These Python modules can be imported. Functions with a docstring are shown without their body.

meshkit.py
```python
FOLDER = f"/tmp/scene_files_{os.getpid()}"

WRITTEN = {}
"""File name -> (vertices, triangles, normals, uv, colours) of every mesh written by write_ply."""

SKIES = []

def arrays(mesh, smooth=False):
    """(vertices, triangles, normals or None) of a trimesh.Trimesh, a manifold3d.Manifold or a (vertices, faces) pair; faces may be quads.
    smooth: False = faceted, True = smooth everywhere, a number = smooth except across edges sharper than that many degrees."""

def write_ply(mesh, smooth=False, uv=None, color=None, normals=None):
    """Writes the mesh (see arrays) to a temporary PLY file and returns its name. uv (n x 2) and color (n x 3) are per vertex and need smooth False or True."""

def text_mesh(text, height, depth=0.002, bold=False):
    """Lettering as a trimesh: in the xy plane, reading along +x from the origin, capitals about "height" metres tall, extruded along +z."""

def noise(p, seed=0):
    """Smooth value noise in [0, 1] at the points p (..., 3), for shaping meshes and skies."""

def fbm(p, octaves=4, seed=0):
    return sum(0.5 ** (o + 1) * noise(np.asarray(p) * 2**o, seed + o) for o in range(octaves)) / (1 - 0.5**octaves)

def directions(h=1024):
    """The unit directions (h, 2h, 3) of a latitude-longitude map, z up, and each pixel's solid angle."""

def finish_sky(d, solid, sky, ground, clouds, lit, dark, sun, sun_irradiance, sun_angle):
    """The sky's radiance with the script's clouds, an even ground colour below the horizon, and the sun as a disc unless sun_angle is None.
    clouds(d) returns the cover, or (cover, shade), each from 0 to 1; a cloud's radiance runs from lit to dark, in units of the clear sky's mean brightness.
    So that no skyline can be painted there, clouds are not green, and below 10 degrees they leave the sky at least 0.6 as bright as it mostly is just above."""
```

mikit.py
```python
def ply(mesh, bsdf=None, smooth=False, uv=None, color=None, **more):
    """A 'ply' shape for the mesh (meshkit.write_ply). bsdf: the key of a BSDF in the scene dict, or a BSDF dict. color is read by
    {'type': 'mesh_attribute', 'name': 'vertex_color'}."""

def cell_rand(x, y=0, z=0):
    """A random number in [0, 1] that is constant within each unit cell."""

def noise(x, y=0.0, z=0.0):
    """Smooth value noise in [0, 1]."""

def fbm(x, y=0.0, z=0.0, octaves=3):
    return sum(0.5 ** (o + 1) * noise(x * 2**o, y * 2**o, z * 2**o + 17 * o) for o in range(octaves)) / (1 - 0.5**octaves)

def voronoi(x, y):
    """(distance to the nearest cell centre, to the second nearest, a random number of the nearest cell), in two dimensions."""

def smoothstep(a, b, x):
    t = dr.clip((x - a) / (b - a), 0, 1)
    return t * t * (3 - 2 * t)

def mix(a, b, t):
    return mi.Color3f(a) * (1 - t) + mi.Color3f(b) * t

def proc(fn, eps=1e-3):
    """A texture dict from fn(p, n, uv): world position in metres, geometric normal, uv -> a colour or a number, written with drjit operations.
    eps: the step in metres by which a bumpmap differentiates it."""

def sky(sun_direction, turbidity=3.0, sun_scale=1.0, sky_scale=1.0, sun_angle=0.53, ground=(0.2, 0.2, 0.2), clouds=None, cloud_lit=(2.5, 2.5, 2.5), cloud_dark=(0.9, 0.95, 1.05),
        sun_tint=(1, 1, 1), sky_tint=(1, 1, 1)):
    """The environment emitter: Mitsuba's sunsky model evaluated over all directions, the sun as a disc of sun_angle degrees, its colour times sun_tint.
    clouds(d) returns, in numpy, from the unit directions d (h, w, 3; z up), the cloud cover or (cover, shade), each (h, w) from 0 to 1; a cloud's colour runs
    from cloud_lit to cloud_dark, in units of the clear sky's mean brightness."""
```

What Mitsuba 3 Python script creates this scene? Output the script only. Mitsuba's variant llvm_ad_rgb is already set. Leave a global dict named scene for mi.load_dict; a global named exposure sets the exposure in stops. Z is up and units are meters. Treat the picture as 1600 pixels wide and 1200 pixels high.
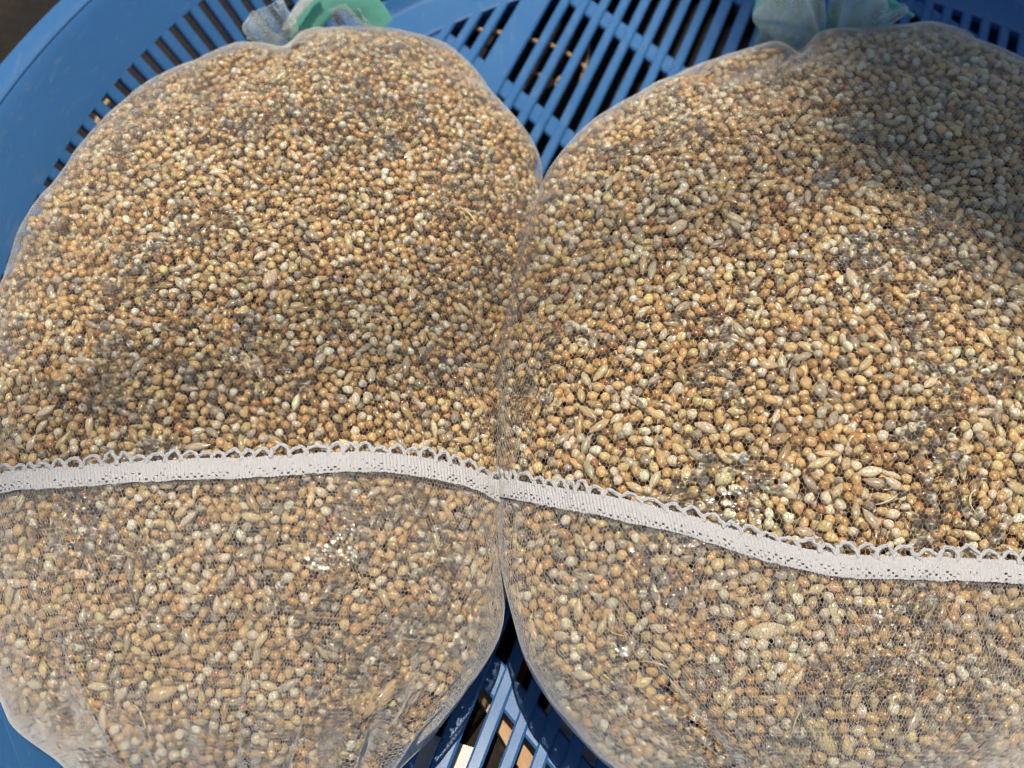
import math
import numpy as np, trimesh, mitsuba as mi, mikit, drjit as dr
import meshkit
from scipy.interpolate import PchipInterpolator
from scipy.spatial import cKDTree

T = mi.ScalarTransform4f
MM = 0.001                                   # everything below is drawn in millimetres and written in metres

# ------------------------------------------------------------------ camera, light, exposure
PITCH = math.radians(57.863)
EYE = np.array([0, 0, 215.0])                # the middle of the basket floor lies at y = 145, z = 0
scene, labels = {}, {}
scene['camera'] = {
    'type': 'thinlens', 'fov': 53.46, 'fov_axis': 'x', 'aperture_radius': 0.0008, 'focus_distance': 0.186,
    'near_clip': 0.005, 'far_clip': 60.0,
    'to_world': T().look_at(origin=[0, 0, .215], target=[0, math.cos(PITCH), .215 - math.sin(PITCH)], up=[0, 0, 1])}
SUN = np.array([0.03, 0.05, 0.998])
scene['sky'] = mikit.sky(SUN.tolist(), turbidity=3, sun_tint=(.98, 1.0, 1.03), sky_tint=(1.10, 1.0, .88))
exposure = 1.4

# ------------------------------------------------------------------ helpers
def put(key, mesh, bsdf, label=None, category=None, group=None, kind=None, **kw):
    """One entry of the scene; a key that is taken gets _001, _002, ..."""
    base, n = key, 0
    while key in scene:
        n += 1
        key = f'{base}_{n:03d}'
    if isinstance(mesh, tuple):
        v, f = np.asarray(mesh[0], float), np.asarray(mesh[1])
    else:
        v, f = np.array(mesh.vertices), np.array(mesh.faces)
    scene[key] = mikit.ply((v * MM, f), bsdf, **kw)
    say(key, label, category, group, kind)
    return key

def say(key, label=None, category=None, group=None, kind=None):
    d = {k: x for k, x in dict(label=label, category=category, group=group, kind=kind).items() if x}
    if d:
        labels[key] = d

def free(key):
    base, n = key, 0
    while key in labels or key in scene:
        n += 1
        key = f'{base}_{n:03d}'
    return key

def join(parts):
    vs, fs, at = [], [], 0
    for v, f in parts:
        vs.append(v); fs.append(np.asarray(f) + at); at += len(v)
    return np.vstack(vs), np.vstack(fs)

def grid_faces(n, m, wrap=False):
    i, j = np.meshgrid(np.arange(n - 1), np.arange(m if wrap else m - 1), indexing='ij')
    a, b = i * m + j, i * m + (j + 1) % m
    c, d = (i + 1) * m + (j + 1) % m, (i + 1) * m + j
    q = np.stack([a, b, c, d], -1).reshape(-1, 4)
    return np.vstack([q[:, [0, 1, 2]], q[:, [0, 2, 3]]])

def tube(points, radius, sides=6):
    """A closed-ended tube along a polyline; radius a number or one per point."""
    p = np.asarray(points, float); n = len(p)
    t = np.gradient(p, axis=0); t /= np.linalg.norm(t, axis=1, keepdims=True) + 1e-12
    a = np.cross(t[0], [0.31, 0.2, 0.93]); a /= np.linalg.norm(a)
    A = []
    for k in range(n):
        a = a - t[k] * (a @ t[k]); a /= np.linalg.norm(a) + 1e-12
        A.append(a)
    A = np.array(A); B = np.cross(t, A)
    r = np.broadcast_to(radius, (n,))[:, None, None]
    w = np.arange(sides) * 2 * np.pi / sides
    v = p[:, None] + r * (np.cos(w)[None, :, None] * A[:, None] + np.sin(w)[None, :, None] * B[:, None])
    f = grid_faces(n, sides, True)
    v = np.vstack([v.reshape(-1, 3), p[:1], p[-1:]])
    k = np.arange(sides); e = (n - 1) * sides
    return v, np.vstack([f, np.stack([k, k * 0 + n * sides, (k + 1) % sides], 1),
                         np.stack([e + k, e + (k + 1) % sides, k * 0 + n * sides + 1], 1)])

def unit(a):
    return a / (np.linalg.norm(a, axis=-1, keepdims=True) + 1e-12)

# ------------------------------------------------------------------ the shape of a filled net bag
NODES = np.array([0, .04, .12, .25, .4, .55, .7, .83, .93, .98, 1])

class Bag:
    """A limp bag lying along y: u runs round it (0 = right side, pi/2 = top, pi = left side), v from the tied end (0) to the toe (1)."""
    def __init__(s, y_far, y_near, equator, top, q, left, right, folds, seed):
        s.yf, s.yn, s.eq, s.top, s.q, s.folds, s.seed = y_far, y_near, equator, top, q, folds, seed
        s.l, s.r = PchipInterpolator(NODES, left), PchipInterpolator(NODES, right)

    def smooth(s, u, v):
        w = (1 - np.cos(np.pi * np.clip(v, 0, 1))) / 2
        l, r = s.l(w), s.r(w)
        h = np.clip(1 - np.abs(2 * w - 1) ** s.q, 0, 1) ** .5
        cu, su = np.cos(u), np.sin(u)
        z = np.where(su > 0, s.top * np.abs(su) ** (2 / 2.25), -s.eq * np.abs(su) ** .9)
        x = (l + r) / 2 + (r - l) / 2 * np.sign(cu) * np.abs(cu) ** (2 / 2.25)
        return np.stack([x, s.yf + (s.yn - s.yf) * w, s.eq + h * z], -1)

    def nrm(s, fn, u, v, e=2e-3):
        a = fn(u + e, v) - fn(u - e, v)
        b = fn(u, np.clip(v + e, 0, 1)) - fn(u, np.clip(v - e, 0, 1))
        n = unit(np.cross(a, b))
        return n

    def skin(s, u, v):
        """The surface with its lumps and gathers."""
        p = s.smooth(u, v)
        n = s.nrm(s.smooth, u, v)
        top = np.clip(n[..., 2] * 2 + .25, 0, 1)
        d = 3.0 * (meshkit.fbm(p / 24.0, 2, s.seed) - .5) + 1.4 * (meshkit.fbm(p / 9.0, 2, s.seed + 7) - .5)
        for (x0, y0, x1, y1, depth, width) in s.folds:
            a, b = np.array([x0, y0]), np.array([x1, y1])
            t = np.clip(((p[..., :2] - a) @ (b - a)) / ((b - a) @ (b - a)), 0, 1)
            dist = np.linalg.norm(p[..., :2] - (a + t[..., None] * (b - a)), axis=-1)
            d = d - depth * np.exp(-(dist / (width * (1 + 1.2 * t))) ** 2) * (1 - t) ** .7
        return p + n * (d * top)[..., None]

    def taut(s):
        """The bag as the net sees it: stretched across the hollows in the grain."""
        import copy
        b = copy.copy(s)
        b.folds = [(x0, y0, x1, y1, h * (1 if h < 2.4 else .75 if y0 > 206 else .3), w) for (x0, y0, x1, y1, h, w) in s.folds]
        return b

    def at(s, u, v, off=0.0):
        u, v = np.broadcast_arrays(np.asarray(u, float), np.asarray(v, float))
        p = s.skin(u, v)
        n = s.nrm(s.skin, u, v, 6e-3)
        return p + n * np.broadcast_to(off, u.shape)[..., None], n

LEFT = Bag(232.8, 32.6, 24.0, 28.0, 2.7, [-60.8, -69.0, -93.7, -108.7, -116.9, -116.2, -108.8, -102.1, -91.9, -77.7, -76.7],
           [-28.1, -14.7, -5.3, 7.7, 6.6, 1.4, -.2, -1.8, -13.6, -23.0, -23.1],
           [(-62, 226, -56, 188, 4.0, 3.5), (-31, 187, -39, 180, 3.4, 6), (-50, 117, -43, 110, 2.6, 5), (-46, 74, -42, 69, 2.4, 3.5), (-66, 200, -82, 172, 1.2, 3),
            (-47, 30, -45, 56, 2.2, 1.4), (-40, 30, -30, 62, 1.6, 1.2), (-36, 30, -20, 58, 2.2, 1.5), (-33, 30, -12, 56, 1.8, 1.2), (-31, 30, -7, 64, 2.2, 1.4),
            (-54, 32, -60, 60, 1.4, 1.4), (-76, 44, -84, 62, 1.4, 1.6)], 11)
RIGHT = Bag(228.0, 26.3, 29.0, 26.5, 2.6, [121.5, 76.3, 36.6, 10.2, .3, -3.1, -2.8, 1.5, 14.9, 30.9, 40.1],
            [125.0, 125.6, 139.3, 138.5, 135.2, 129.7, 121.8, 112.3, 97.7, 81.8, 79.0],
            [(74, 216, 57, 176, 5.2, 3.8), (66, 207, 34, 178, 5.0, 4.0), (74, 216, 79, 182, 2.4, 3.0), (88, 165, 96, 149, 3.2, 6), (108, 205, 118, 194, 3.2, 4.5), (112, 165, 118, 150, 2.6, 4),
             (44, 26, 8, 72, 2.0, 1.4), (46, 26, 16, 60, 1.8, 1.2), (50, 26, 34, 52, 1.6, 1.4), (60, 26, 58, 52, 1.2, 1.5)], 23)
BL = [[2.4715, .6529], [2.1032, .6587], [1.842, .6587], [1.6344, .6587], [1.467, .6568], [1.3197, .6529], [1.159, .6491], [1.0116, .6472], [.8643, .6453], [.6902, .6453], [.5161, .6453], [.3018, .6453]]
BR = [[3.1144, .6145], [2.5786, .6433], [2.2773, .6606], [2.1567, .6683], [2.0496, .6741], [1.9558, .6818], [1.8621, .6895], [1.7683, .6972], [1.688, .703], [1.6076, .7068], [1.5407, .7087], [1.3666, .7087], [1.0451, .7087]]

# ------------------------------------------------------------------ materials
def plain(rgb, rough=.5, **kw):
    return {'type': 'twosided', 'b': {'type': 'principled', 'base_color': {'type': 'rgb', 'value': list(rgb)}, 'roughness': rough, **kw}}

VC = {'type': 'mesh_attribute', 'name': 'vertex_color'}
scene['m_seed'] = {'type': 'principled', 'base_color': VC, 'roughness': .26, 'specular': .55, 'clearcoat': 1.0, 'clearcoat_gloss': .95}
scene['m_net'] = plain((.46, .46, .455), .20, specular=.8)
scene['m_lining'] = plain((.55, .56, .565), .22, specular=.8)
scene['m_veil'] = plain((.68, .76, .76), .35, specular=.5)
scene['m_teal_veil'] = plain((.25, .58, .53), .5, specular=.4)
scene['m_film'] = {'type': 'principledthin', 'base_color': {'type': 'rgb', 'value': [1, 1, 1]}, 'roughness': .24, 'spec_trans': 1.0, 'eta': 1.4}
scene['m_band'] = plain((.54, .55, .565), .6, specular=.35, sheen=.3)
def blue_plastic(p, n, uv):
    x, y, z = p.x * 1000, p.y * 1000, p.z * 1000
    s = mikit.fbm(x / 38, y / 38, z / 20, 3)
    d = mikit.smoothstep(.62, .74, mikit.fbm(x / 1.1, y / 5.1, z / 1.3, 3))
    return mikit.mix(mikit.mix((.034, .142, .36), (.046, .168, .41), s), (.15, .24, .37), d * .25)
def blue_rough(p, n, uv):
    return .32 + .20 * mikit.fbm(p.x * 160, p.y * 160, p.z * 160, 3)
scene['m_blue'] = {'type': 'twosided', 'b': {'type': 'principled', 'base_color': mikit.proc(blue_plastic), 'roughness': mikit.proc(blue_rough), 'specular': .55}}
scene['m_blue_gloss'] = {'type': 'twosided', 'b': {'type': 'principled', 'base_color': {'type': 'rgb', 'value': [.044, .157, .37]}, 'roughness': .12, 'specular': 1.0, 'clearcoat': 1.0}}
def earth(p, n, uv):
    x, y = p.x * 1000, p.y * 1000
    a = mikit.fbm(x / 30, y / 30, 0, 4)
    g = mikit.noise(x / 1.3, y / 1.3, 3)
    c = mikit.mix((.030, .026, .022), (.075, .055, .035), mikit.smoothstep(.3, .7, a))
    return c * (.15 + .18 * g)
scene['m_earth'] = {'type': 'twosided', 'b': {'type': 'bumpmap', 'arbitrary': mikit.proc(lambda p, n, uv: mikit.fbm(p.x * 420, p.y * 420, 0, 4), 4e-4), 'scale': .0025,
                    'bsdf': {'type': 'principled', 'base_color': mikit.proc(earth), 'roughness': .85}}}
scene['m_straw'] = plain((.68, .56, .33), .45)
scene['m_twig'] = plain((.45, .32, .20), .6)
scene['m_terracotta'] = plain((.34, .07, .025), .5)
scene['m_white'] = plain((.78, .77, .75), .6)
def lath(p, n, uv):
    w = mikit.fbm(p.x * 900 + p.y * 300, p.y * 90, 2, 3)
    return mikit.mix((.42, .25, .13), (.62, .42, .25), w)
scene['m_lath'] = {'type': 'twosided', 'b': {'type': 'principled', 'base_color': mikit.proc(lath), 'roughness': .7}}
scene['m_teal'] = plain((.15, .50, .41), .8, sheen=.5)
scene['m_canvas'] = {'type': 'principledthin', 'base_color': {'type': 'rgb', 'value': [.50, .40, .25]}, 'roughness': .9, 'diff_trans': .9}
scene['m_table'] = {'type': 'twosided', 'b': {'type': 'principled', 'base_color': mikit.proc(lambda p, n, uv: mikit.mix((.13, .08, .05), (.22, .14, .09), mikit.fbm(p.x * 40, p.y * 6, p.z * 40, 3))), 'roughness': .6}}

# ------------------------------------------------------------------ ground under the basket
GZ = -11.0
g = np.linspace(-1, 1, 41)
gx, gy = np.meshgrid(np.sign(g) * np.abs(g) ** 3 * 30000 + 60, np.sign(g) * np.abs(g) ** 3 * 30000 + 150, indexing='ij')
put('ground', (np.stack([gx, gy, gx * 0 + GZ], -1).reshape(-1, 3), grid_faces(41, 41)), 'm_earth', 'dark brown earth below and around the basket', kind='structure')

# ------------------------------------------------------------------ basket
CX, CY, R0 = 68.5, 145.4, 168.4
R1, Z1, R2, Z2 = 188.5, 26.2, 198.6, 41.0    # end of the slots, rim
SLOT, PHASE = 360 / 189, 177.3
def lathe(profile, n=378, closed=True):
    p = np.asarray(profile, float)
    a = np.arange(n) * 2 * np.pi / n
    v = np.stack([CX + p[:, None, 0] * np.cos(a), CY + p[:, None, 0] * np.sin(a), np.repeat(p[:, 1:], n, 1)], -1).reshape(-1, 3)
    f = grid_faces(len(p) + (1 if closed else 0), n, True)
    return v, f % (len(p) * n)
BK = free('basket')
say(BK, 'round blue plastic basket with slotted floor and sloping slatted wall, holding both seed bags', 'basket')
put(BK + '__wall_band', lathe([(R1, Z1), (R1 + 3.3, Z1 + 5), (R1 + 6.2, Z1 + 9), (R2 - 1.9, Z2 - 2.2), (R2 - .7, Z2 - 1.0), (R2 - .1, Z2 - .1), (R2 + .6, Z2 + .2), (R2 + 1.2, Z2 - 3), (R1 + 7, Z1 + 6), (R1 + 2.6, Z1)]), 'm_blue', smooth=40)
put(BK + '__rim', lathe([(R2 + .55, Z2 - .3), (R2 + 1.4, Z2 + .25), (R2 + 4.5, Z2 + .6), (R2 + 7.6, Z2 - .2), (R2 + 9.4, Z2 - 2), (R2 + 10.2, Z2 - 5), (R2 + 10.2, Z2 - 9), (R2 + 9.2, Z2 - 9),
                         (R2 + 9.0, Z2 - 5), (R2 + 8, Z2 - 2.5), (R2 + 4.5, Z2 - 1), (R2 + 1.4, Z2 - 2.2)]), 'm_blue', label='rolled rim of the basket', smooth=40)
put(BK + '__floor_ring', lathe([(154, -.3), (155, .25), (166.5, .25), (R0, 1.2), (R0 + 2.2, 3.9), (R0 + 4.6, 3.0), (R0 + 2.6, -.6), (R0 + 1.2, -2.4), (154, -2.4)]), 'm_blue', smooth=35)
put(BK + '__foot', lathe([(158, -2.4), (161, -2.4), (161, GZ), (158, GZ)], 189), 'm_blue')

a_ = np.linspace(0, 2 * np.pi, 9)[:-1]
put(BK + '__rim_bead', lathe(np.stack([R2 + .35 + .55 * np.cos(a_), Z2 + .25 + .55 * np.sin(a_)], 1)), 'm_blue_gloss', smooth=True)

def slat(k):
    a0 = np.radians(PHASE - SLOT * (k + .5))
    ca, sa = np.cos(a0), np.sin(a0)
    rows = []
    m = (R1 - R0) / Z1
    for z in (2.6, 10, 18, Z1 + .8):
        r = R0 + m * z
        for dr, h in ((.45, 1.25), (.0, .9), (0, -.9), (.45, -1.25), (2.5, -1.05), (2.5, 1.05)):
            h *= 1.36 * r / 180
            rr, zz = r + dr * .8, z - dr * .6
            rows.append((CX + rr * ca - h * sa, CY + rr * sa + h * ca, zz))
    v = np.array(rows)
    return v, np.vstack([grid_faces(4, 6, True), [[0, 1, 2], [0, 2, 3], [0, 3, 4], [0, 4, 5], [18, 20, 19], [18, 21, 20], [18, 22, 21], [18, 23, 22]]])
hidden, panel = [], []
for k in range(189):
    deg = (PHASE - SLOT * (k + .5)) % 360
    if 203 < deg < 232:                      # a stretch of wall without slots
        panel.append(deg)
        continue
    if -2 <= k <= 24:
        put(BK + '__wall_slat', slat(k), 'm_blue')
    elif k > 186:
        put(BK + '__wall_slat', slat(k), 'm_blue')
    else:
        hidden.append(slat(k))
put(BK + '__wall_slats', join(hidden), 'm_blue', kind='stuff')

a_ = np.radians(np.linspace(202, 233, 40))
pr_ = np.array([(R0 + .767 * 2.6 + .1, 2.6), (R1 + .1, Z1 + .3), (R1 + 2.4, Z1 - .6), (R0 + 4.6, 2.0)])
v_ = np.stack([CX + pr_[:, None, 0] * np.cos(a_), CY + pr_[:, None, 0] * np.sin(a_), np.repeat(pr_[:, 1:], 40, 1)], -1)
put(BK + '__wall_panel', (v_.reshape(-1, 3), grid_faces(5, 40) % 160), 'm_blue')

# floor: bars in one direction, cross bars at about 118 degrees to them
DB, DC = np.radians(68.9), np.radians(-49.2)
tb, nb = np.array([np.cos(DB), np.sin(DB)]), np.array([np.sin(DB), -np.cos(DB)])
tc, nc = np.array([np.cos(DC), np.sin(DC)]), np.array([-np.sin(DC), np.cos(DC)])
C0 = np.array([CX, CY])
def beam(t, n, c, w, top, bottom, rmax=156.0):
    """A chamfered bar across the floor disc: all points with p.n = c."""
    mid = c - C0 @ n
    if abs(mid) > rmax - 4:
        return None
    half = math.sqrt(rmax ** 2 - mid ** 2)
    o = C0 + n * mid
    sec = [(-w / 2, top - .55), (-w / 2 + .5, top), (w / 2 - .5, top), (w / 2, top - .55), (w / 2 - .25, bottom), (-w / 2 + .25, bottom)]
    v = []
    for e in np.linspace(-half, half, 5):
        for a, z in sec:
            q = o + t * e + n * a
            v.append((q[0], q[1], z))
    return np.array(v), np.vstack([grid_faces(5, 6, True), [[0, 1, 2], [0, 2, 3], [0, 3, 4], [0, 4, 5], [24, 26, 25], [24, 27, 26], [24, 28, 27], [24, 29, 28]]])
slots = [-39.8 - 6.15 * k for k in range(1, 40)] + [-39.8, -33.0, -26.0, -19.9, -14.0, -8.0] + [-8 + 6.15 * k for k in range(1, 60)]
slots = sorted(s for s in slots if abs(s + 95.0) > 2.5)
for a, b in zip(slots[:-1], slots[1:]):
    m = beam(tb, nb, (a + b) / 2, (b - a) - 3.1, 0.0, -2.6)
    if m:
        put(BK + '__floor_bar', m, 'm_blue')
for c in (-49.5, -9.5, 38.0, 77, 117, 157.6, 203.3, 245, 285):
    m = beam(tc, nc, c, 6.6, -1.3, -3.2)
    if m:
        put(BK + '__cross_bar', m, 'm_blue')

# ------------------------------------------------------------------ things on the ground, seen through the slots
rng = np.random.default_rng(5)
def twig(pts, r, label, group=None):
    p = np.array(pts, float)
    k = np.linspace(0, len(p) - 1, 14)
    p = np.stack([np.interp(k, np.arange(len(p)), p[:, i]) for i in range(3)], 1)
    p[1:-1] += rng.normal(0, .25, (12, 3)) * [1, 1, .3]
    put(free('twig'), tube(p, r * np.linspace(1, .7, 14), 6), 'm_twig', label, 'twig', group, smooth=True)
twig([(-30, 277, -5), (-14, 276, -5), (2, 272, -5), (12, 268, -5), (20, 262, -5), (26, 255, -6)], .8, 'pale dry stalk lying across the slots behind the left bag, longest of the stalks')
twig([(5, 246, -8), (12, 252, -8), (18, 258, -8)], .7, 'short pale stalk under the basket floor near the gap between the bags, straight one')
twig([(7, 258, -8), (12, 256, -8), (16, 250, -9)], .6, 'short bent stalk beside the straight one under the basket floor')
twig([(26, 285, -8), (24, 262, -8), (16, 232, -9)], .6, 'thin dark stalk running away under the floor bars behind the gap')
twig([(-122, 214, -6), (-128, 232, -7), (-126, 246, -7)], 1.2, 'dark stalk seen through the wall slats at the left')
def ring(cx, cy, z, R, r, a0, a1):
    a = np.linspace(np.radians(a0), np.radians(a1), 40)
    return tube(np.stack([cx + R * np.cos(a), cy + R * np.sin(a), a * 0 + z], 1), r, 10)
put('terracotta_handle', ring(11.5, 59.5, -7.5, 11.5, 1.7, 75, 215), 'm_terracotta', 'curved reddish brown piece under the basket floor below the gap between the bags', 'handle', smooth=True)
def slab(x0, y0, x1, y1, w, z0, z1):
    a, b = np.array([x0, y0]), np.array([x1, y1]); t = (b - a) / np.linalg.norm(b - a); n = np.array([-t[1], t[0]]) * w / 2
    m = trimesh.creation.box((1, 1, 1)); v = np.array(m.vertices)
    q = a + (v[:, :1] + .5) * (b - a) + v[:, 1:2] * 2 * n
    return np.c_[q, np.where(v[:, 2] > 0, z1, z0)], np.array(m.faces)
put('white_board', slab(-52, 50, -9, 37, 24, GZ, -8), 'm_white', 'white board lying under the basket floor at the left of the gap', 'board')
put('white_board', slab(9, 60, 40, 40, 15, GZ, -8.5), 'm_white', 'white board lying under the basket floor at the right of the gap', 'board')
put('wooden_lath', slab(-9, 66, 9, 36, 3.6, GZ, -7.5), 'm_lath', 'light brown wooden lath under the floor bars, nearer the camera', 'lath')
put('wooden_lath', slab(-3, 62, 14, 33, 3.4, GZ, -7.9), 'm_lath', 'light brown wooden lath under the floor bars, right one of the two', 'lath')

# ------------------------------------------------------------------ shade sail high above, whose corner shades the far right bag
TH = 4200.0
corner = np.array([64, 152]) + np.array([SUN[0] / SUN[2], SUN[1] / SUN[2]]) * TH
quad = [corner + [-60, 2600], corner, corner + [1900, -1900], corner + [3300, 1300]]
SA = free('shade_sail')
say(SA, 'tan cloth shade sail stretched high above, outside the picture, shading the far right bag', 'shade sail')
n_ = 15
S_, T_ = np.meshgrid(np.linspace(0, 1, n_), np.linspace(0, 1, n_), indexing='ij')
xy = ((1 - S_) * (1 - T_))[..., None] * quad[1] + (S_ * (1 - T_))[..., None] * quad[2] + (S_ * T_)[..., None] * quad[3] + ((1 - S_) * T_)[..., None] * quad[0]
zz = TH - 16 * 130 * S_ * (1 - S_) * T_ * (1 - T_) + 250 * S_
put(SA + '__cloth', (np.concatenate([xy, zz[..., None]], -1).reshape(-1, 3), grid_faces(n_, n_)), 'm_canvas', smooth=True)
mid_ = np.mean(quad, 0)
for k, q in enumerate(quad):
    o_ = q + unit(q - mid_) * (900 if k != 1 else 1500)
    z_ = TH + (250 if k in (2, 3) else 0)
    put(SA + '__rope', tube([[*q, z_], [*o_, z_ + 150]], 6, 6), 'm_table', smooth=True)
    if k != 1:
        put(SA + '__pole', tube([[*o_, GZ], [*o_, z_ + 200]], 40, 12), 'm_table', smooth=40)

# ------------------------------------------------------------------ grains
def spindle(rings, sides, fn):
    t = np.linspace(-1, 1, rings)
    r = fn(t)
    a = np.arange(sides) * 2 * np.pi / sides
    v = np.stack([np.repeat(t[:, None], sides, 1), r[:, None] * np.cos(a), r[:, None] * np.sin(a)], -1).reshape(-1, 3)
    v = np.vstack([v, [[-1.02, 0, 0], [1.02, 0, 0]]])
    f = grid_faces(rings, sides, True); k = np.arange(sides); e = (rings - 1) * sides
    f = np.vstack([f, np.stack([k, k * 0 + rings * sides, (k + 1) % sides], 1), np.stack([e + k, e + (k + 1) % sides, k * 0 + rings * sides + 1], 1)])
    return v, f
MIL = lambda t: np.sqrt(np.clip(1 - (t * .985) ** 2, 0, 1)) * (1 - .10 * t)
CAN = lambda t: np.clip(1 - np.abs(t * .985) ** 2.1, 0, 1) ** .85 * (1 - .12 * t)
SHAPES = {('millet', 0): spindle(7, 8, MIL), ('millet', 1): spindle(5, 6, MIL), ('millet', 2): spindle(4, 5, MIL),
          ('canary', 0): spindle(8, 8, CAN), ('canary', 1): spindle(6, 6, CAN), ('canary', 2): spindle(5, 5, CAN)}
def variants(shape, n, amount, rng):
    v, f = shape
    out = []
    for k in range(n):
        w = v * (1 + amount * (meshkit.fbm(v * 1.1 + 9 * k, 2, 300 + k)[:, None] - .5) * 2)
        d = unit(rng.normal(size=3)); h = w @ d                       # one side pressed flat
        w = w - np.outer(np.clip(h - .72, 0, None) * .7, d)
        w[:, 1] += amount * .6 * w[:, 0] ** 2 * rng.normal()
        out.append(w)
    return np.array(out), f
vr = np.random.default_rng(12)
SHAPES = {k: variants(x, 6 if k[1] == 0 else 2, .13 if k[0] == 'millet' else .10, vr) for k, x in SHAPES.items()}
TONES = {'millet': [('golden', (.63, .42, .175), .40), ('cream', (.78, .68, .48), .21), ('amber', (.48, .275, .09), .16), ('greyish', (.39, .33, .23), .12), ('yellowish', (.64, .50, .225), .10), ('reddish', (.35, .16, .06), .015)],
         'canary': [('straw', (.58, .45, .225), .44), ('greyish', (.43, .365, .24), .22), ('pale', (.67, .565, .37), .18), ('brownish', (.42, .28, .115), .16)]}

def pick(rng, kind, n):
    t = TONES[kind]
    i = rng.choice(len(t), n, p=np.array([x[2] for x in t]) / sum(x[2] for x in t))
    c = np.array([x[1] for x in t])[i]
    c = c * np.exp(rng.normal(0, .15, (n, 1))) * np.exp(rng.normal(0, .026, (n, 3)))
    return i, np.clip(c, .01, .85)

def sampler(B, u0, u1, n, rng):
    """n points spread evenly over the bag's upper surface."""
    uu, vv = np.linspace(u0, u1, 161), np.linspace(.012, .994, 161)
    U, V = np.meshgrid(uu, vv)
    P = B.skin(U, V)
    A = np.linalg.norm(np.cross(P[1:, :-1] - P[:-1, :-1], P[:-1, 1:] - P[:-1, :-1]), axis=-1).ravel()
    k = rng.choice(len(A), n, p=A / A.sum())
    i, j = k // 160, k % 160
    return uu[j] + rng.random(n) * (uu[1] - uu[0]), vv[i] + rng.random(n) * (vv[1] - vv[0]), A.sum()

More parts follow.
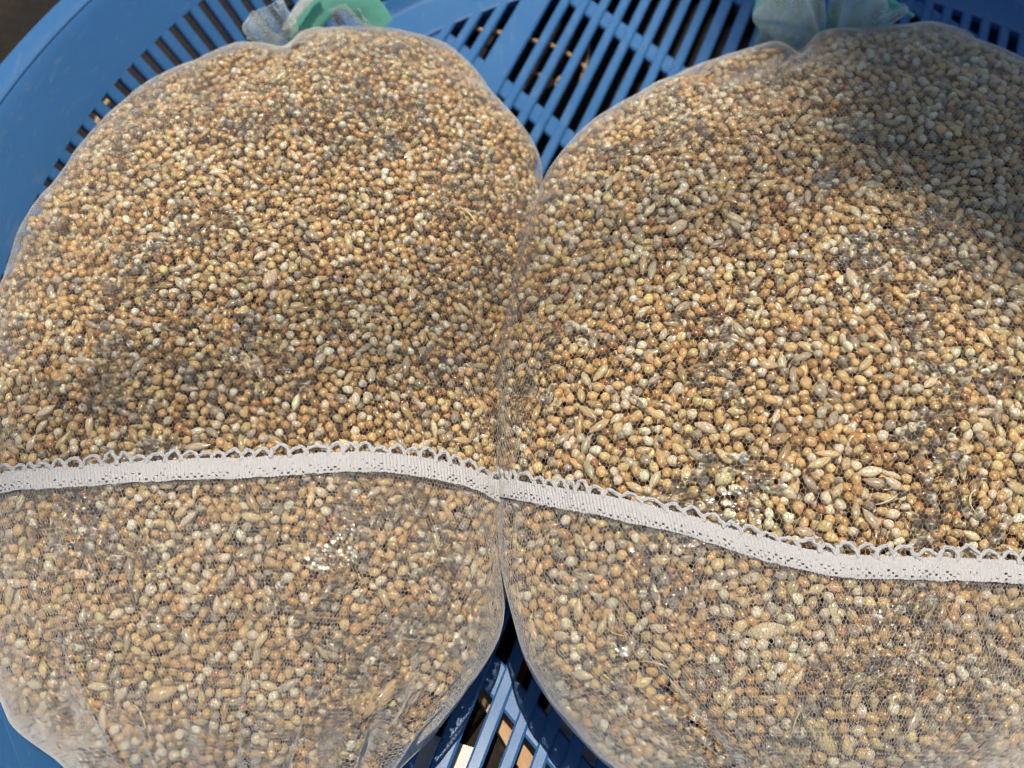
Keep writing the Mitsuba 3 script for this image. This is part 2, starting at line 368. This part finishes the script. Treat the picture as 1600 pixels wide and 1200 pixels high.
def layer(B, depth, lod, rng, share=.16, tight=.94, fixed=None):
    """Grains packed side by side in one layer below the net. Returns a dict of arrays."""
    u_, v_, area = sampler(B, -.45, math.pi + .45, 10, rng)
    keep = None
    if fixed is not None:
        keep = fixed
    for turn in range(9):
        n = int(area / (3.0 if turn < 2 else 1.6))
        canary = rng.random(n) < (.5 if turn == 0 else share * .4 if turn < 3 else .03)
        if turn == 0:
            canary[:] = True; n = int(area * share / 5.2); canary = canary[:n]
        u, v, _ = sampler(B, -.45, math.pi + .45, n, rng)
        p, nn = B.at(u, v)
        sunk = 12 * np.clip(meshkit.fbm(p / 8.0, 3, B.seed + 40) - .52, 0, 1) if lod == 0 else 0
        d = depth + np.abs(rng.normal(0, .65, n)) + np.minimum(sunk, 2.9)
        s = np.where(canary[:, None], [2.1, .88, .76], [1.16, .98, .88]) * B.grain * np.exp(rng.normal(0, [.13, .11, .08], (n, 3)))
        if turn > 5:
            s *= .86
        a = unit(np.cross(nn, rng.normal(size=(n, 3)))); b = np.cross(nn, a)
        tilt = rng.normal(0, np.where(canary, .16, .5))
        x = unit(a * np.cos(tilt)[:, None] + nn * np.sin(tilt)[:, None])
        z = unit(nn - x * (x * nn).sum(1)[:, None]); y = np.cross(z, x)
        c = p - nn * (d + s[:, 2] + np.abs(np.sin(tilt)) * (s[:, 0] - s[:, 2]) * .8)[:, None]
        new = dict(c=c, x=x, y=y, z=z, s=s, canary=canary, u=u, v=v)
        if keep is not None:
            new = {k: np.concatenate([keep[k], new[k]]) for k in new}
        m = len(new['c']); done = m - n
        cc, own, rr = [new['c']], [np.arange(m)], [new['s'][:, 1] * 1.0]
        can = np.nonzero(new['canary'])[0]
        for e in (-.5, .5):
            cc.append(new['c'][can] + new['x'][can] * (new['s'][can, :1] * e * 1.15)); own.append(can); rr.append(new['s'][can, 1] * .78)
        cc, own, rr = np.vstack(cc), np.concatenate(own), np.concatenate(rr)
        pr = cKDTree(cc).query_pairs(2.9 * tight, output_type='ndarray')
        i, j = own[pr[:, 0]], own[pr[:, 1]]
        dist = np.linalg.norm(cc[pr[:, 0]] - cc[pr[:, 1]], axis=1)
        hit = (dist < tight * (rr[pr[:, 0]] + rr[pr[:, 1]])) & (i != j)
        lo, hi = np.minimum(i, j)[hit], np.maximum(i, j)[hit]
        o = np.lexsort((lo, hi)); lo, hi = lo[o], hi[o]
        dead = np.zeros(m, bool)
        ok = hi >= done
        for a_, b_ in zip(lo[ok].tolist(), hi[ok].tolist()):
            if not dead[a_]:
                dead[b_] = True
        keep = {k: x_[~dead] for k, x_ in new.items()}
    keep['lod'] = np.full(len(keep['c']), lod)
    return keep

def grain_mesh(G, idx, kind, lod, colors):
    """The chosen grains of one kind as vertices, faces, colours."""
    v, f = SHAPES[kind, lod]
    v = v[idx % len(v)]
    w = v * G['s'][idx][:, None]
    P = G['c'][idx][:, None] + w[..., :1] * G['x'][idx][:, None] + w[..., 1:2] * G['y'][idx][:, None] + w[..., 2:] * G['z'][idx][:, None]
    hil = np.where(v[..., 0] < -.88, .5, np.where(v[..., 0] < -.6, .88, 1.0))
    C = colors[:, None] * hil[..., None]
    F = f[None] + (np.arange(len(idx)) * v.shape[1])[:, None, None]
    return P.reshape(-1, 3), F.reshape(-1, 3), C.reshape(-1, 3)

BANDS = {'left': (LEFT, BL), 'right': (RIGHT, BR)}
def band_v(poly, u):
    p = np.array(poly)[:, :2]; p = p[np.argsort(p[:, 0])]
    return np.interp(u, p[:, 0], p[:, 1])

# the few grains that stand out: (u, v, heading in degrees, half length, half width, colour, label)
BIG = {'left': [(1.467, .513, 75, 2.9, 1.35, (.74, .56, .36), 'large pale husked grain standing upright in the middle of the left bag'),
                (1.507, .576, 118, 3.1, 1.15, (.70, .52, .30), 'left one of two large husked grains lying side by side in the left bag'),
                (1.474, .58, 112, 3.3, 1.2, (.72, .55, .34), 'right one of two large husked grains lying side by side in the left bag'),
                (.704, .824, 55, 5.0, 1.6, (.62, .42, .20), 'longest orange-brown husked grain at the lower right of the left bag'),
                (1.721, .826, 20, 2.8, 1.3, (.64, .46, .23), 'large golden husked grain near the bottom of the left bag')],
       'right': [(2.023, .455, 35, 3.0, 1.3, (.72, .58, .38), 'pale wet husked grain in the upper left of the right bag'),
                 (1.534, .505, 105, 3.2, 1.25, (.66, .52, .34), 'pale grain with a dark brown kernel beside it in the right bag'),
                 (1.567, .513, 100, 1.6, 1.0, (.10, .055, .03), 'dark brown kernel beside a pale grain in the right bag'),
                 (1.795, .751, 10, 3.4, 1.5, (.70, .58, .34), 'large pale yellow husked grain below the band of the right bag'),
                 (1.681, .834, 125, 4.2, 1.5, (.62, .50, .22), 'long greenish yellow husked grain at the bottom of the right bag'),
                 (1.869, .643, 40, 2.6, 1.6, (.66, .57, .30), 'broad pale yellow grain just above the band of the right bag')]}
def big_grains(B, rows):
    r = np.array([x[:5] for x in rows])
    p, nn = B.at(r[:, 0], r[:, 1])
    a = np.stack([np.cos(np.radians(r[:, 2])), np.sin(np.radians(r[:, 2])), 0 * r[:, 0]], 1)
    x = unit(a - nn * (a * nn).sum(1)[:, None]); y = np.cross(nn, x)
    s = np.stack([r[:, 3], r[:, 4], r[:, 4] * .8], 1)
    return dict(c=p - nn * (s[:, 2:] * 1.0 + .1), x=x, y=y, z=nn, s=s, canary=np.ones(len(r), bool), u=r[:, 0], v=r[:, 1])

LEFT.grain, RIGHT.grain = .90, 1.0
all_grains = []
for name, (B, poly) in BANDS.items():
    rng = np.random.default_rng(101 if name == 'left' else 202)
    parts = [layer(B, .04, 0, rng, fixed=big_grains(B, BIG[name])), layer(B, 3.1, 1, rng, .10), layer(B, 5.0, 2, rng, .03)]
    G = {k: np.concatenate([p[k] for p in parts]) for k in parts[0]}
    G['bag'] = np.full(len(G['c']), name)
    all_grains.append(G)
    uu, vv = np.linspace(0, 2 * np.pi, 97)[:-1], np.linspace(.0, 1, 70)
    U, V = np.meshgrid(uu, vv)
    core = B.smooth(U, V); n_ = B.nrm(B.smooth, U, V)
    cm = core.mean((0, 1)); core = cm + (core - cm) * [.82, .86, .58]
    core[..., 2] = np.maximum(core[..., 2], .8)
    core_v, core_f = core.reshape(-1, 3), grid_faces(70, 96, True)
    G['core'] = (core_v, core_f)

fwd = np.array([0, math.cos(PITCH), -math.sin(PITCH)]); dwn = np.array([0, -math.sin(PITCH), -math.cos(PITCH)])
rng = np.random.default_rng(77)
cand = {'millet': [], 'canary': []}
for gi, G in enumerate(all_grains):
    d = G['c'] - EYE
    zc = d @ fwd
    tx, ty = d[:, 0] / zc, d @ dwn / zc
    seen = (np.abs(tx) < .49) & (np.abs(ty) < .365) & (G['lod'] == 0)
    for kind, flag in (('millet', False), ('canary', True)):
        seen[:len(BIG[G['bag'][0]])] = False
        for i in np.nonzero(seen & (G['canary'] == flag))[0]:
            cand[kind].append((G['s'][i, 0] * G['s'][i, 1] / zc[i] ** 2, gi, i))
chosen = {k: sorted(x, reverse=True)[:300] for k, x in cand.items()}
picked = [np.zeros(len(G['c']), bool) for G in all_grains]
for G in all_grains:
    for i, row in enumerate(BIG[G['bag'][0]]):
        P, F, C = grain_mesh(G, np.array([i]), 'canary', 0, np.array([row[5]]))
        put(free('husked_grain'), (P, F), 'm_seed', row[6], 'grain', smooth=True, color=C)
for kind, found in chosen.items():
    for _, gi, i in found:
        G = all_grains[gi]; picked[gi][i] = True
        B, poly = BANDS[G['bag'][i]]
        t, col = pick(rng, kind, 1)
        tone = TONES[kind][t[0]][0]
        away = G['v'][i] - band_v(poly, G['u'][i])
        zone = ('well ' if abs(away) > .07 else 'just ') + ('below' if away > 0 else 'above') + ' its band'
        side_ = G['bag'][i]
        third = 'right part' if G['u'][i] < 1.2 else 'middle' if G['u'][i] < 1.95 else 'left part'
        noun = 'round millet grain' if kind == 'millet' else 'long pointed grain'
        lab = f'{tone} {noun} in the {third} of the {side_} bag, {zone}'
        P, F, C = grain_mesh(G, np.array([i]), kind, 0, col)
        base = kind + ('_grain')
        put(free(base), (P, F), 'm_seed', lab, 'grain', f'{tone} {kind} grains, {third} of the {side_} bag, {zone}', smooth=True, color=C)
for gi, G in enumerate(all_grains):
    side_ = G['bag'][0]
    picked[gi][:len(BIG[side_])] = True
    for kind, flag in (('millet', False), ('canary', True)):
        ms, cs, at = [], [], 0
        for lod in (0, 1, 2):
            idx = np.nonzero((G['canary'] == flag) & (G['lod'] == lod) & ~picked[gi])[0]
            if len(idx):
                P, F, C = grain_mesh(G, idx, kind, lod, pick(rng, kind, len(idx))[1])
                ms.append((P, F)); cs.append(C)
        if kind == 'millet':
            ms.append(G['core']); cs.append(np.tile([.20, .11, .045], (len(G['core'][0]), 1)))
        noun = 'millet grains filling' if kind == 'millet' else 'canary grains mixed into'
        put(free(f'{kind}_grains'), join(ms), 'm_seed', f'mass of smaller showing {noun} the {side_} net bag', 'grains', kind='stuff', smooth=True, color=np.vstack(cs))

# slivers of straw caught under the net
rng = np.random.default_rng(31)
for name, (B, poly) in BANDS.items():
    for k in range(9):
        u, v = rng.uniform(.7, 2.4), rng.uniform(.35, .85)
        if abs(v - band_v(poly, u)) < .03:
            continue
        L, a, n = rng.uniform(1.6, 3.2), rng.uniform(0, math.pi), 7
        t = np.linspace(-1, 1, n)
        p0, n0 = B.at(np.array([u]), np.array([v]))
        e1 = unit(np.cross(n0[0], [math.cos(a), math.sin(a), 0])); e2 = np.cross(n0[0], e1)
        p = p0[0] + np.outer(t * L, e1) + np.outer(t ** 2 * rng.normal(0, .6), e2) + n0[0] * .1 - np.outer(t ** 2 * .15, n0[0])
        put(free('straw_sliver'), tube(p, .15 * np.array([.5, .9, 1, 1, .9, .7, .3]) * rng.uniform(.8, 1.7), 5), 'm_straw', f'thin pale straw sliver among the grains of the {name} bag, ' + ('below' if v > band_v(poly, u) else 'above') + ' its band', 'straw',
            f'straw slivers in the {name} bag ' + ('below' if v > band_v(poly, u) else 'above') + ' the band', smooth=True)

# ------------------------------------------------------------------ the knitted net
def lattice(pos, us, vs, r, seed, jit=.10, keep=None):
    """A tulle of six-sided meshes: three-sided threads between the nodes of a honeycomb laid over the surface pos(u, v)."""
    rng = np.random.default_rng(seed)
    nu, nv = len(us), len(vs)
    j, i = np.meshgrid(np.arange(nv - 1), np.arange(nu - 1), indexing='ij')
    half = (j % 2) * .5
    def node(du, dv):
        a = i + half + du + rng.normal(0, jit, i.shape)
        b = j + dv + rng.normal(0, jit, i.shape)
        return np.interp(a, np.arange(nu), us), np.interp(b, np.arange(nv), vs)
    ua, va = node(0, 0); ub, vb_ = node(0, .52)
    PA, NA = pos(ua, va); PB, NB = pos(ub, vb_)
    ok = np.ones(i.shape, bool) if keep is None else keep(ua, va)
    E = [(PA, NA, PB, ok)]
    ev = (np.arange(nv - 1) % 2 == 0)[:-1, None]
    up, uN, dn, ok1, okd = PB[:-1], NB[:-1], PA[1:], ok[:-1], ok[1:]
    E.append((up, uN, dn, ok1 & okd))
    left = np.roll(dn, 1, 1); right = np.roll(dn, -1, 1)
    other = np.where(ev[..., None], left, right)
    m = ok1 & okd
    m = m & np.where(ev, np.arange(nu - 1)[None] > 0, np.arange(nu - 1)[None] < nu - 2)
    E.append((up, uN, other, m))
    p = np.concatenate([e[0][e[3]] for e in E]); n = np.concatenate([e[1][e[3]] for e in E]); q = np.concatenate([e[2][e[3]] for e in E])
    d = unit(q - p); a = unit(np.cross(d, n)); b = np.cross(a, d)
    p = p - d * r * .6; q = q + d * r * .6
    R = (r * np.exp(rng.normal(0, .12, len(p))))[:, None]
    ring = [R * (np.cos(w) * a + np.sin(w) * b) for w in np.radians((90, 210, 330))]
    v = np.stack([p + ring[0], p + ring[1], p + ring[2], q + ring[0], q + ring[1], q + ring[2]], 1)
    f = np.array([[0, 1, 4], [0, 4, 3], [1, 2, 5], [1, 5, 4], [2, 0, 3], [2, 3, 5]])[:, ::-1]
    return v.reshape(-1, 3), (f[None] + 6 * np.arange(len(p))[:, None, None]).reshape(-1, 3)

def films(pos, us, vs, seed, where, share):
    """Water held in single meshes of the net: small domed films, in clusters."""
    rng = np.random.default_rng(seed)
    nu, nv = len(us), len(vs)
    i, j = rng.integers(2, nu - 3, 60000), rng.integers(2, nv - 3, 60000)
    a, b = i + (j % 2) * .5 + .5, j + .26
    u, v = np.interp(a, np.arange(nu), us), np.interp(b, np.arange(nv), vs)
    p, n = pos(u, v)
    ok = where(p) & (rng.random(len(p)) < share)
    _, first = np.unique(np.stack([i, j], 1), axis=0, return_index=True)
    sel = np.zeros(len(p), bool); sel[first] = True; ok &= sel
    a, b = a[ok], b[ok]
    off = [(0, 0), (-.5, -.26), (0, -.5), (.5, -.26), (.5, .26), (0, .5), (-.5, .26)]
    pts, nrm = [], []
    for da, db in off:
        q, m = pos(np.interp(a + da, np.arange(nu), us), np.interp(b + db, np.arange(nv), vs))
        pts.append(q); nrm.append(m)
    pts, nrm = np.stack(pts, 1), np.stack(nrm, 1)
    pts[:, 0] += nrm[:, 0] * rng.normal(.02, .06, (len(a), 1))
    f = np.array([[0, k, k % 6 + 1] for k in range(1, 7)])
    some = rng.random((len(a), 6)) < .92                         # most films have partly burst
    return pts.reshape(-1, 3), (f[None] + 7 * np.arange(len(a))[:, None, None])[some]

def even(fn, a, b, step):
    t = np.linspace(a, b, 600); p = fn(t)
    s = np.concatenate([[0], np.cumsum(np.linalg.norm(np.diff(p, axis=0), axis=1))])
    return np.interp(np.linspace(0, s[-1], max(4, int(s[-1] / step))), s, t)

def net_pos(B, off, seed, creases):
    B = B.taut()
    def pos(u, v):
        p, n = B.at(u, v)
        o = off + (.1 + .8 * np.clip(n[..., 2], 0, 1) ** 2) * np.clip(meshkit.fbm(p / 6.5, 2, seed) - .48, 0, 1) * 2
        for (x0, y0, x1, y1, h, w) in creases:
            a, b = np.array([x0, y0]), np.array([x1, y1])
            t = np.clip(((p[..., :2] - a) @ (b - a)) / ((b - a) @ (b - a)), 0, 1)
            dist = np.linalg.norm(p[..., :2] - (a + t[..., None] * (b - a)), axis=-1)
            k = np.exp(-(dist / w) ** 2) * np.minimum(1, 3 * (1 - t)) * (p[..., 2] > 15)
            o = o + h * k
        return p + n * o[..., None], n
    return pos

def patch(control):
    from scipy.interpolate import RectBivariateSpline
    c = np.array(control, float)
    s, t = np.linspace(0, 1, c.shape[0]), np.linspace(0, 1, c.shape[1])
    S = [RectBivariateSpline(s, t, c[..., k], kx=min(3, len(s) - 1), ky=min(3, len(t) - 1), s=0) for k in range(3)]
    def pos(u, v, amp=0.0, ph=0.0):
        u, v = np.clip(u, 0, 1), np.clip(v, 0, 1)
        p = np.stack([x.ev(v, u) for x in S], -1)
        a = np.stack([x.ev(v, np.clip(u + .01, 0, 1)) - x.ev(v, np.clip(u - .01, 0, 1)) for x in S], -1)
        b = np.stack([x.ev(np.clip(v + .01, 0, 1), u) - x.ev(np.clip(v - .01, 0, 1), u) for x in S], -1)
        n = unit(np.cross(a, b))
        return p + n * (amp * np.sin(u * 13 + 2.5 * np.sin(u * 7) + ph + 3 * v) * (.3 + v))[..., None], n
    return pos

def ribbon(points, width, across, thick=.5, crimp=.25, bulge=.8):
    """A soft tape: a curved strip with thickness along a polyline; across = direction of its width."""
    p = np.array(points, float); k = np.linspace(0, len(p) - 1, 40)
    from scipy.interpolate import CubicSpline
    p = CubicSpline(np.arange(len(p)), p)(k)
    t = unit(np.gradient(p, axis=0))
    w = np.broadcast_to(np.asarray(across, float), p.shape) if across is not None else np.stack([-t[:, 2], t[:, 2] * 0 + .55, t[:, 0]], 1)
    w = unit(w); n = unit(np.cross(t, w))
    s = np.linspace(-1, 1, 9)
    rng = np.random.default_rng(3)
    bow = (1 - s ** 2) * bulge
    top = p[:, None] + w[:, None] * (s * width / 2)[None, :, None] + n[:, None] * (bow[None, :, None] + rng.normal(0, crimp * .3, (40, 9, 1)))
    bot = top - n[:, None] * thick
    v = np.concatenate([top, bot[:, ::-1]], 1)
    return v.reshape(-1, 3), grid_faces(40, 18, True)

def fabric_band(B, poly, width, seed):
    """The knitted white band across a bag, with rows of small holes, and its picot loops."""
    rng = np.random.default_rng(seed)
    us0 = np.linspace(-.25, math.pi + .25, 1500)
    line = lambda u: B.at(u, band_v(poly, u), 0)[0]
    us = even(line, -.25, math.pi + .25, .16)
    vc = band_v(poly, us); vc = np.convolve(np.pad(vc, 40, mode='edge'), np.ones(81) / 81, 'valid')
    p0, _ = B.at(us, vc); p1, _ = B.at(us, vc + .004)
    per = .004 / np.linalg.norm(p1 - p0, axis=1)
    rows = int(width / .16)
    tt = np.linspace(-width / 2, width / 2, rows)
    U = np.repeat(us[:, None], rows, 1)
    edge = 1 + .035 * np.sin(np.arange(len(us)) * 1.7)[:, None] + .05 * rng.random((len(us), 1)) + .12 * (meshkit.noise(np.stack([us * 60, us * 0, us * 0], -1))[:, None] - .5)
    V = vc[:, None] + tt[None] * edge * per[:, None]
    P, N = B.at(U, V)
    x = np.arange(len(us))[:, None] * .16
    knit = .11 * np.sin(x * 2 * np.pi / .66 + 1.2 * tt[None]) * (1 + .3 * np.sin(tt * 9))[None] + rng.normal(0, .05, P.shape[:2]) + .5 * (meshkit.noise(P / 2.5, 3) - .5)
    th = .18 * (1 - (np.abs(tt) / (width / 2)) ** 6)[None]
    top = P + N * (.68 + th + knit)[..., None]
    bot = P + N * .45
    n, m = P.shape[:2]
    f = grid_faces(n, m)
    # small holes in staggered rows
    hole = np.zeros((n - 1, m - 1), bool)
    for k, row in enumerate((.60, .74, .87)):
        jr = int(row * (m - 1)); step = 8
        for i in range((k % 2) * 4, n - 3, step):
            if rng.random() < (.5, .75, .85)[k]:
                w = rng.integers(1, 4); hole[i:i + w, jr:jr + rng.integers(1, 3)] = True
    for i in range(0, n - 3, 13):
        if rng.random() < .35:
            hole[i:i + 1, int(.40 * m):int(.40 * m) + 1] = True
    ok = np.tile(~hole.ravel(), 2)
    f = f[ok]
    mesh = join([(top.reshape(-1, 3), f[:, ::-1]), (bot.reshape(-1, 3), f)])
    # picots along the far edge
    S = np.arange(len(us)) * .16
    loops, s = [], .5
    def on(s_, h):
        k = np.clip(s_, 0, S[-1]); u = np.interp(k, S, us); v = np.interp(k, S, vc) - (width / 2 - .25 + h) * np.interp(k, S, per)
        return B.at(u, v)
    while s < S[-1] - 4:
        L = 3.1 * np.exp(rng.normal(0, .17)); H = 1.7 * np.exp(rng.normal(0, .22))
        q = np.array([(-.01, -.1), (.0, .25), (.06, .5), (.20, .74), (.36, .98), (.5, 1.0), (.64, .96), (.80, .74), (.94, .5), (1.0, .25), (1.01, -.1)])
        q = q + rng.normal(0, .05, q.shape)
        p, nn = on(s + q[:, 0] * L, q[:, 1] * H)
        p = p + nn * (.55 + .2 * rng.random(len(p)))[:, None]
        k = np.linspace(0, len(p) - 1, 22)
        from scipy.interpolate import CubicSpline
        p = CubicSpline(np.arange(len(p)), p)(k)
        tw = np.linspace(0, 7, 22) + rng.uniform(0, 6); up = unit(nn.mean(0)); sd = unit(np.cross(np.gradient(p, axis=0), up))
        strands = []
        for ph in (0, 2.1, 4.2):                                # loose three-strand yarn
            o = .17 * (np.cos(tw + ph)[:, None] * sd + np.sin(tw + ph)[:, None] * up) + rng.normal(0, .04, p.shape)
            strands.append(tube(p + o, .24 * (1 + rng.normal(0, .2, 22)), 5))
        loops.append((join(strands), np.interp(s + L / 2, S, us)))
        s += L
    return mesh, loops

CREASES = {'left': [(-54.4, 210, -54.7, 188, 1.6, .8), (-62, 200, -81, 172, 1.2, .9), (-52.6, 180, -50, 150, .8, .7), (-46.8, 33, -45, 52, 2.0, 1.0), (-31, 36, -18, 60, 2.0, 1.0), (-23, 43, -6, 84, 1.4, 1.0), (-40, 30, -31, 60, 1.2, .8), (-30, 31, -9, 53, 1.0, .45), (-30, 31, -5, 60, 1.1, .5), (-29, 32, -3, 70, .9, .5), (-31, 31, -16, 50, 1.0, .5), (-33, 31, -22, 50, 1.1, .5), (-37, 31, -36, 50, 1.0, .5), (-58, 33, -66, 50, 1.0, .6), (-65, 35, -80, 60, 1.0, .6), (-33, 30, -14, 56, 1.2, .8), (-80, 72, -77, 84, .8, 1.0)],
           'right': [(43, 27, 5, 66, .9, .5), (44, 27, 10, 58, 1.0, .5), (46, 27, 22, 52, 1.0, .5), (44, 26, 8, 72, 1.0, .9), (46, 26, 16, 60, 1.0, .9), (66, 203, 56, 158, 1.9, .9), (69, 200, 67, 178, 1.6, .8), (54, 203, 31, 170, 1.2, .8), (35, 132, 32, 84, .7, .6)]}
NET_R = {'left': .034, 'right': .041}
CELL = {'left': (.80, .78), 'right': (1.0, .92)}
KEYS = {}
for name, (B, poly) in BANDS.items():
    bag = KEYS[name] = free('seed_bag')
    say(bag, 'left net bag full of wet seed, tied with a bright teal tape, in the basket' if name == 'left' else
        'right net bag full of wet seed, its knotted end shaded, in the basket', 'bag', 'net seed bags in the basket')
    cw, ch = CELL[name]
    us = even(lambda t: B.smooth(t, t * 0 + .5), -.48, math.pi + .48, cw)
    vs = even(lambda t: B.smooth(t * 0 + math.pi / 2, t), .006, .98, ch)
    put(bag + '__net', lattice(net_pos(B, .14, 31, CREASES[name]), us, vs, NET_R[name], 41), 'm_net', smooth=True)
    us2 = even(lambda t: B.smooth(t, t * 0 + .5), -.48, math.pi + .48, .74)
    vs2 = even(lambda t: B.smooth(t * 0 + math.pi / 2, t), .6, .975, .70)
    low = lambda u, v: v > band_v(poly, u) + .004
    put(bag + '__net_lining', lattice(net_pos(B, .26, 57, CREASES[name]), us2, vs2, .030, 43, .16, low), 'm_lining', label='second layer of net below the white band', smooth=True)
    wet = lambda p: (meshkit.fbm(p / 13.0, 2, 71) > .575) & (meshkit.noise(p / 4.5, 5) > .42)
    put(bag + '__water_film', films(net_pos(B, .14, 31, CREASES[name]), us, vs, 8, wet, .8), 'm_film', label='water held in the meshes of the net', kind='stuff', smooth=True)
    mesh, loops = fabric_band(B, poly, 4.0, 9)
    bd = bag + '__band'
    put(bd, mesh, 'm_band', label='white knitted band across the bag', smooth=True)
    for (m, u) in loops:
        put(bd + '__picot_loop', m, 'm_band', smooth=True)

def veil(key, control, amp, layers, step=.50, r=.034, bsdf='m_veil'):
    pos = patch(control)
    parts = []
    for k in range(layers):
        f = lambda u, v, k=k: pos(u, v, amp, 1.7 * k)
        L = np.linalg.norm(np.diff(f(np.linspace(0, 1, 50), np.full(50, .7))[0], axis=0), axis=1).sum()
        H = np.linalg.norm(np.diff(f(np.full(50, .5), np.linspace(0, 1, 50))[0], axis=0), axis=1).sum()
        def g(u, v, k=k):
            p, n = f(u, v)
            return p + n * (.5 * k), n
        parts.append(lattice(g, np.linspace(0, 1, int(L / step) + 4), np.linspace(0, 1, int(H / step) + 4), r, 60 + k, .2))
    for t_ in (1.0, .0):                                          # hems
        parts.append(tube(pos(np.linspace(0, 1, 60), np.full(60, t_), amp, 0)[0], .11, 5))
    put(key, join(parts), bsdf, smooth=True)

b = KEYS['left']
veil(b + '__ruffle', [[[-68.9, 230, 23.8], [-66.1, 230, 24.2], [-63.2, 230, 25.6], [-60.5, 230, 27.7], [-57.9, 230, 30.3]],
                      [[-70.9, 230, 26.9], [-69.4, 231, 30.6], [-66.5, 233, 31.1], [-62.6, 231, 33.7], [-59.5, 230, 36.1]],
                      [[-72.2, 229, 28.5], [-72.7, 232, 31.2], [-69.8, 235, 33.7], [-63.5, 230, 39.0], [-63.1, 234, 40.4]]], .9, 2)
veil(b + '__ruffle', [[[-57.4, 232, 26.1], [-49.8, 232, 27.0], [-42.4, 232, 29.5], [-37.1, 232, 29.5]],
                      [[-54.8, 233, 30.0], [-48.9, 233, 33.8], [-43.7, 233, 33.4], [-39.6, 233, 31.3]],
                      [[-52.6, 234, 33.0], [-48.7, 234, 35.9], [-44.3, 234, 35.9], [-40.3, 234, 33.5]]], .6, 1)
arch = [[-60.4, 232, 25.2], [-56.9, 233, 30.0], [-53.0, 234, 34.7], [-48.0, 235, 38.4], [-43.0, 235, 37.2], [-39.4, 235, 33.9], [-36.3, 234, 28.4]]
put(b + '__tie_tape', ribbon(arch, 8.0, None, crimp=.15), 'm_teal', label='bright teal tape looped over the tied end', smooth=True)
put(b + '__tape_edge', ribbon([[x - 3.4, y - 1.4, z + 2.6] for x, y, z in arch[:4]], 2.6, None, .15, .3, .1), 'm_veil', label='whitish edge of the teal tape', smooth=True)
b = KEYS['right']
k1 = [[[76.8, 222, 27.2], [79.8, 222, 27.4], [82.2, 222, 27.9], [84.1, 222, 28.3], [85.4, 222, 28.7]],
      [[67.2, 221, 32.3], [66.6, 217, 42.7], [71.3, 215, 46.3], [76.6, 217, 45.7], [82.5, 222, 38.8]],
      [[66.4, 224, 33.0], [64.8, 225, 41.4], [67.6, 226, 47.5], [74.7, 226, 49.0], [80.4, 224, 49.0]]]
k2 = [[[85.8, 222, 28.7], [86.6, 222, 29.6], [88.1, 222, 30.4], [90.3, 222, 31.7], [93.3, 222, 33.4]],
      [[82.9, 221, 41.6], [85.1, 216, 46.5], [90.3, 219, 44.7], [92.7, 216, 45.5], [98.1, 221, 39.2]],
      [[81.9, 225, 49.2], [87.9, 224, 47.5], [94.1, 226, 44.4], [99.0, 224, 43.6], [106.1, 226, 38.4]]]
veil(b + '__knot', k1, 1.0, 1)
veil(b + '__knot_lining', [[[x, y + 1.5, z] for x, y, z in r] for r in k1], .8, 1, bsdf='m_teal_veil')
veil(b + '__knot', k2, 1.0, 1)
veil(b + '__knot_lining', [[[x, y + 1.5, z] for x, y, z in r] for r in k2], .8, 1, bsdf='m_teal_veil')
put(b + '__tie_tape', tube(np.array(k2[2]) + [0, 0, .3], [.9, 1.0, 1.1, 1.0, .7], 7), 'm_teal', label='teal tape along the edge of the knotted end', smooth=True)
put(b + '__tie_tape', ribbon([[66.4, 227, 36], [65.2, 228, 44], [70, 229, 49], [77, 229, 49], [81, 228, 45]], 4, [.2, .6, .7]), 'm_teal', label='teal tape inside the knotted end', smooth=True)
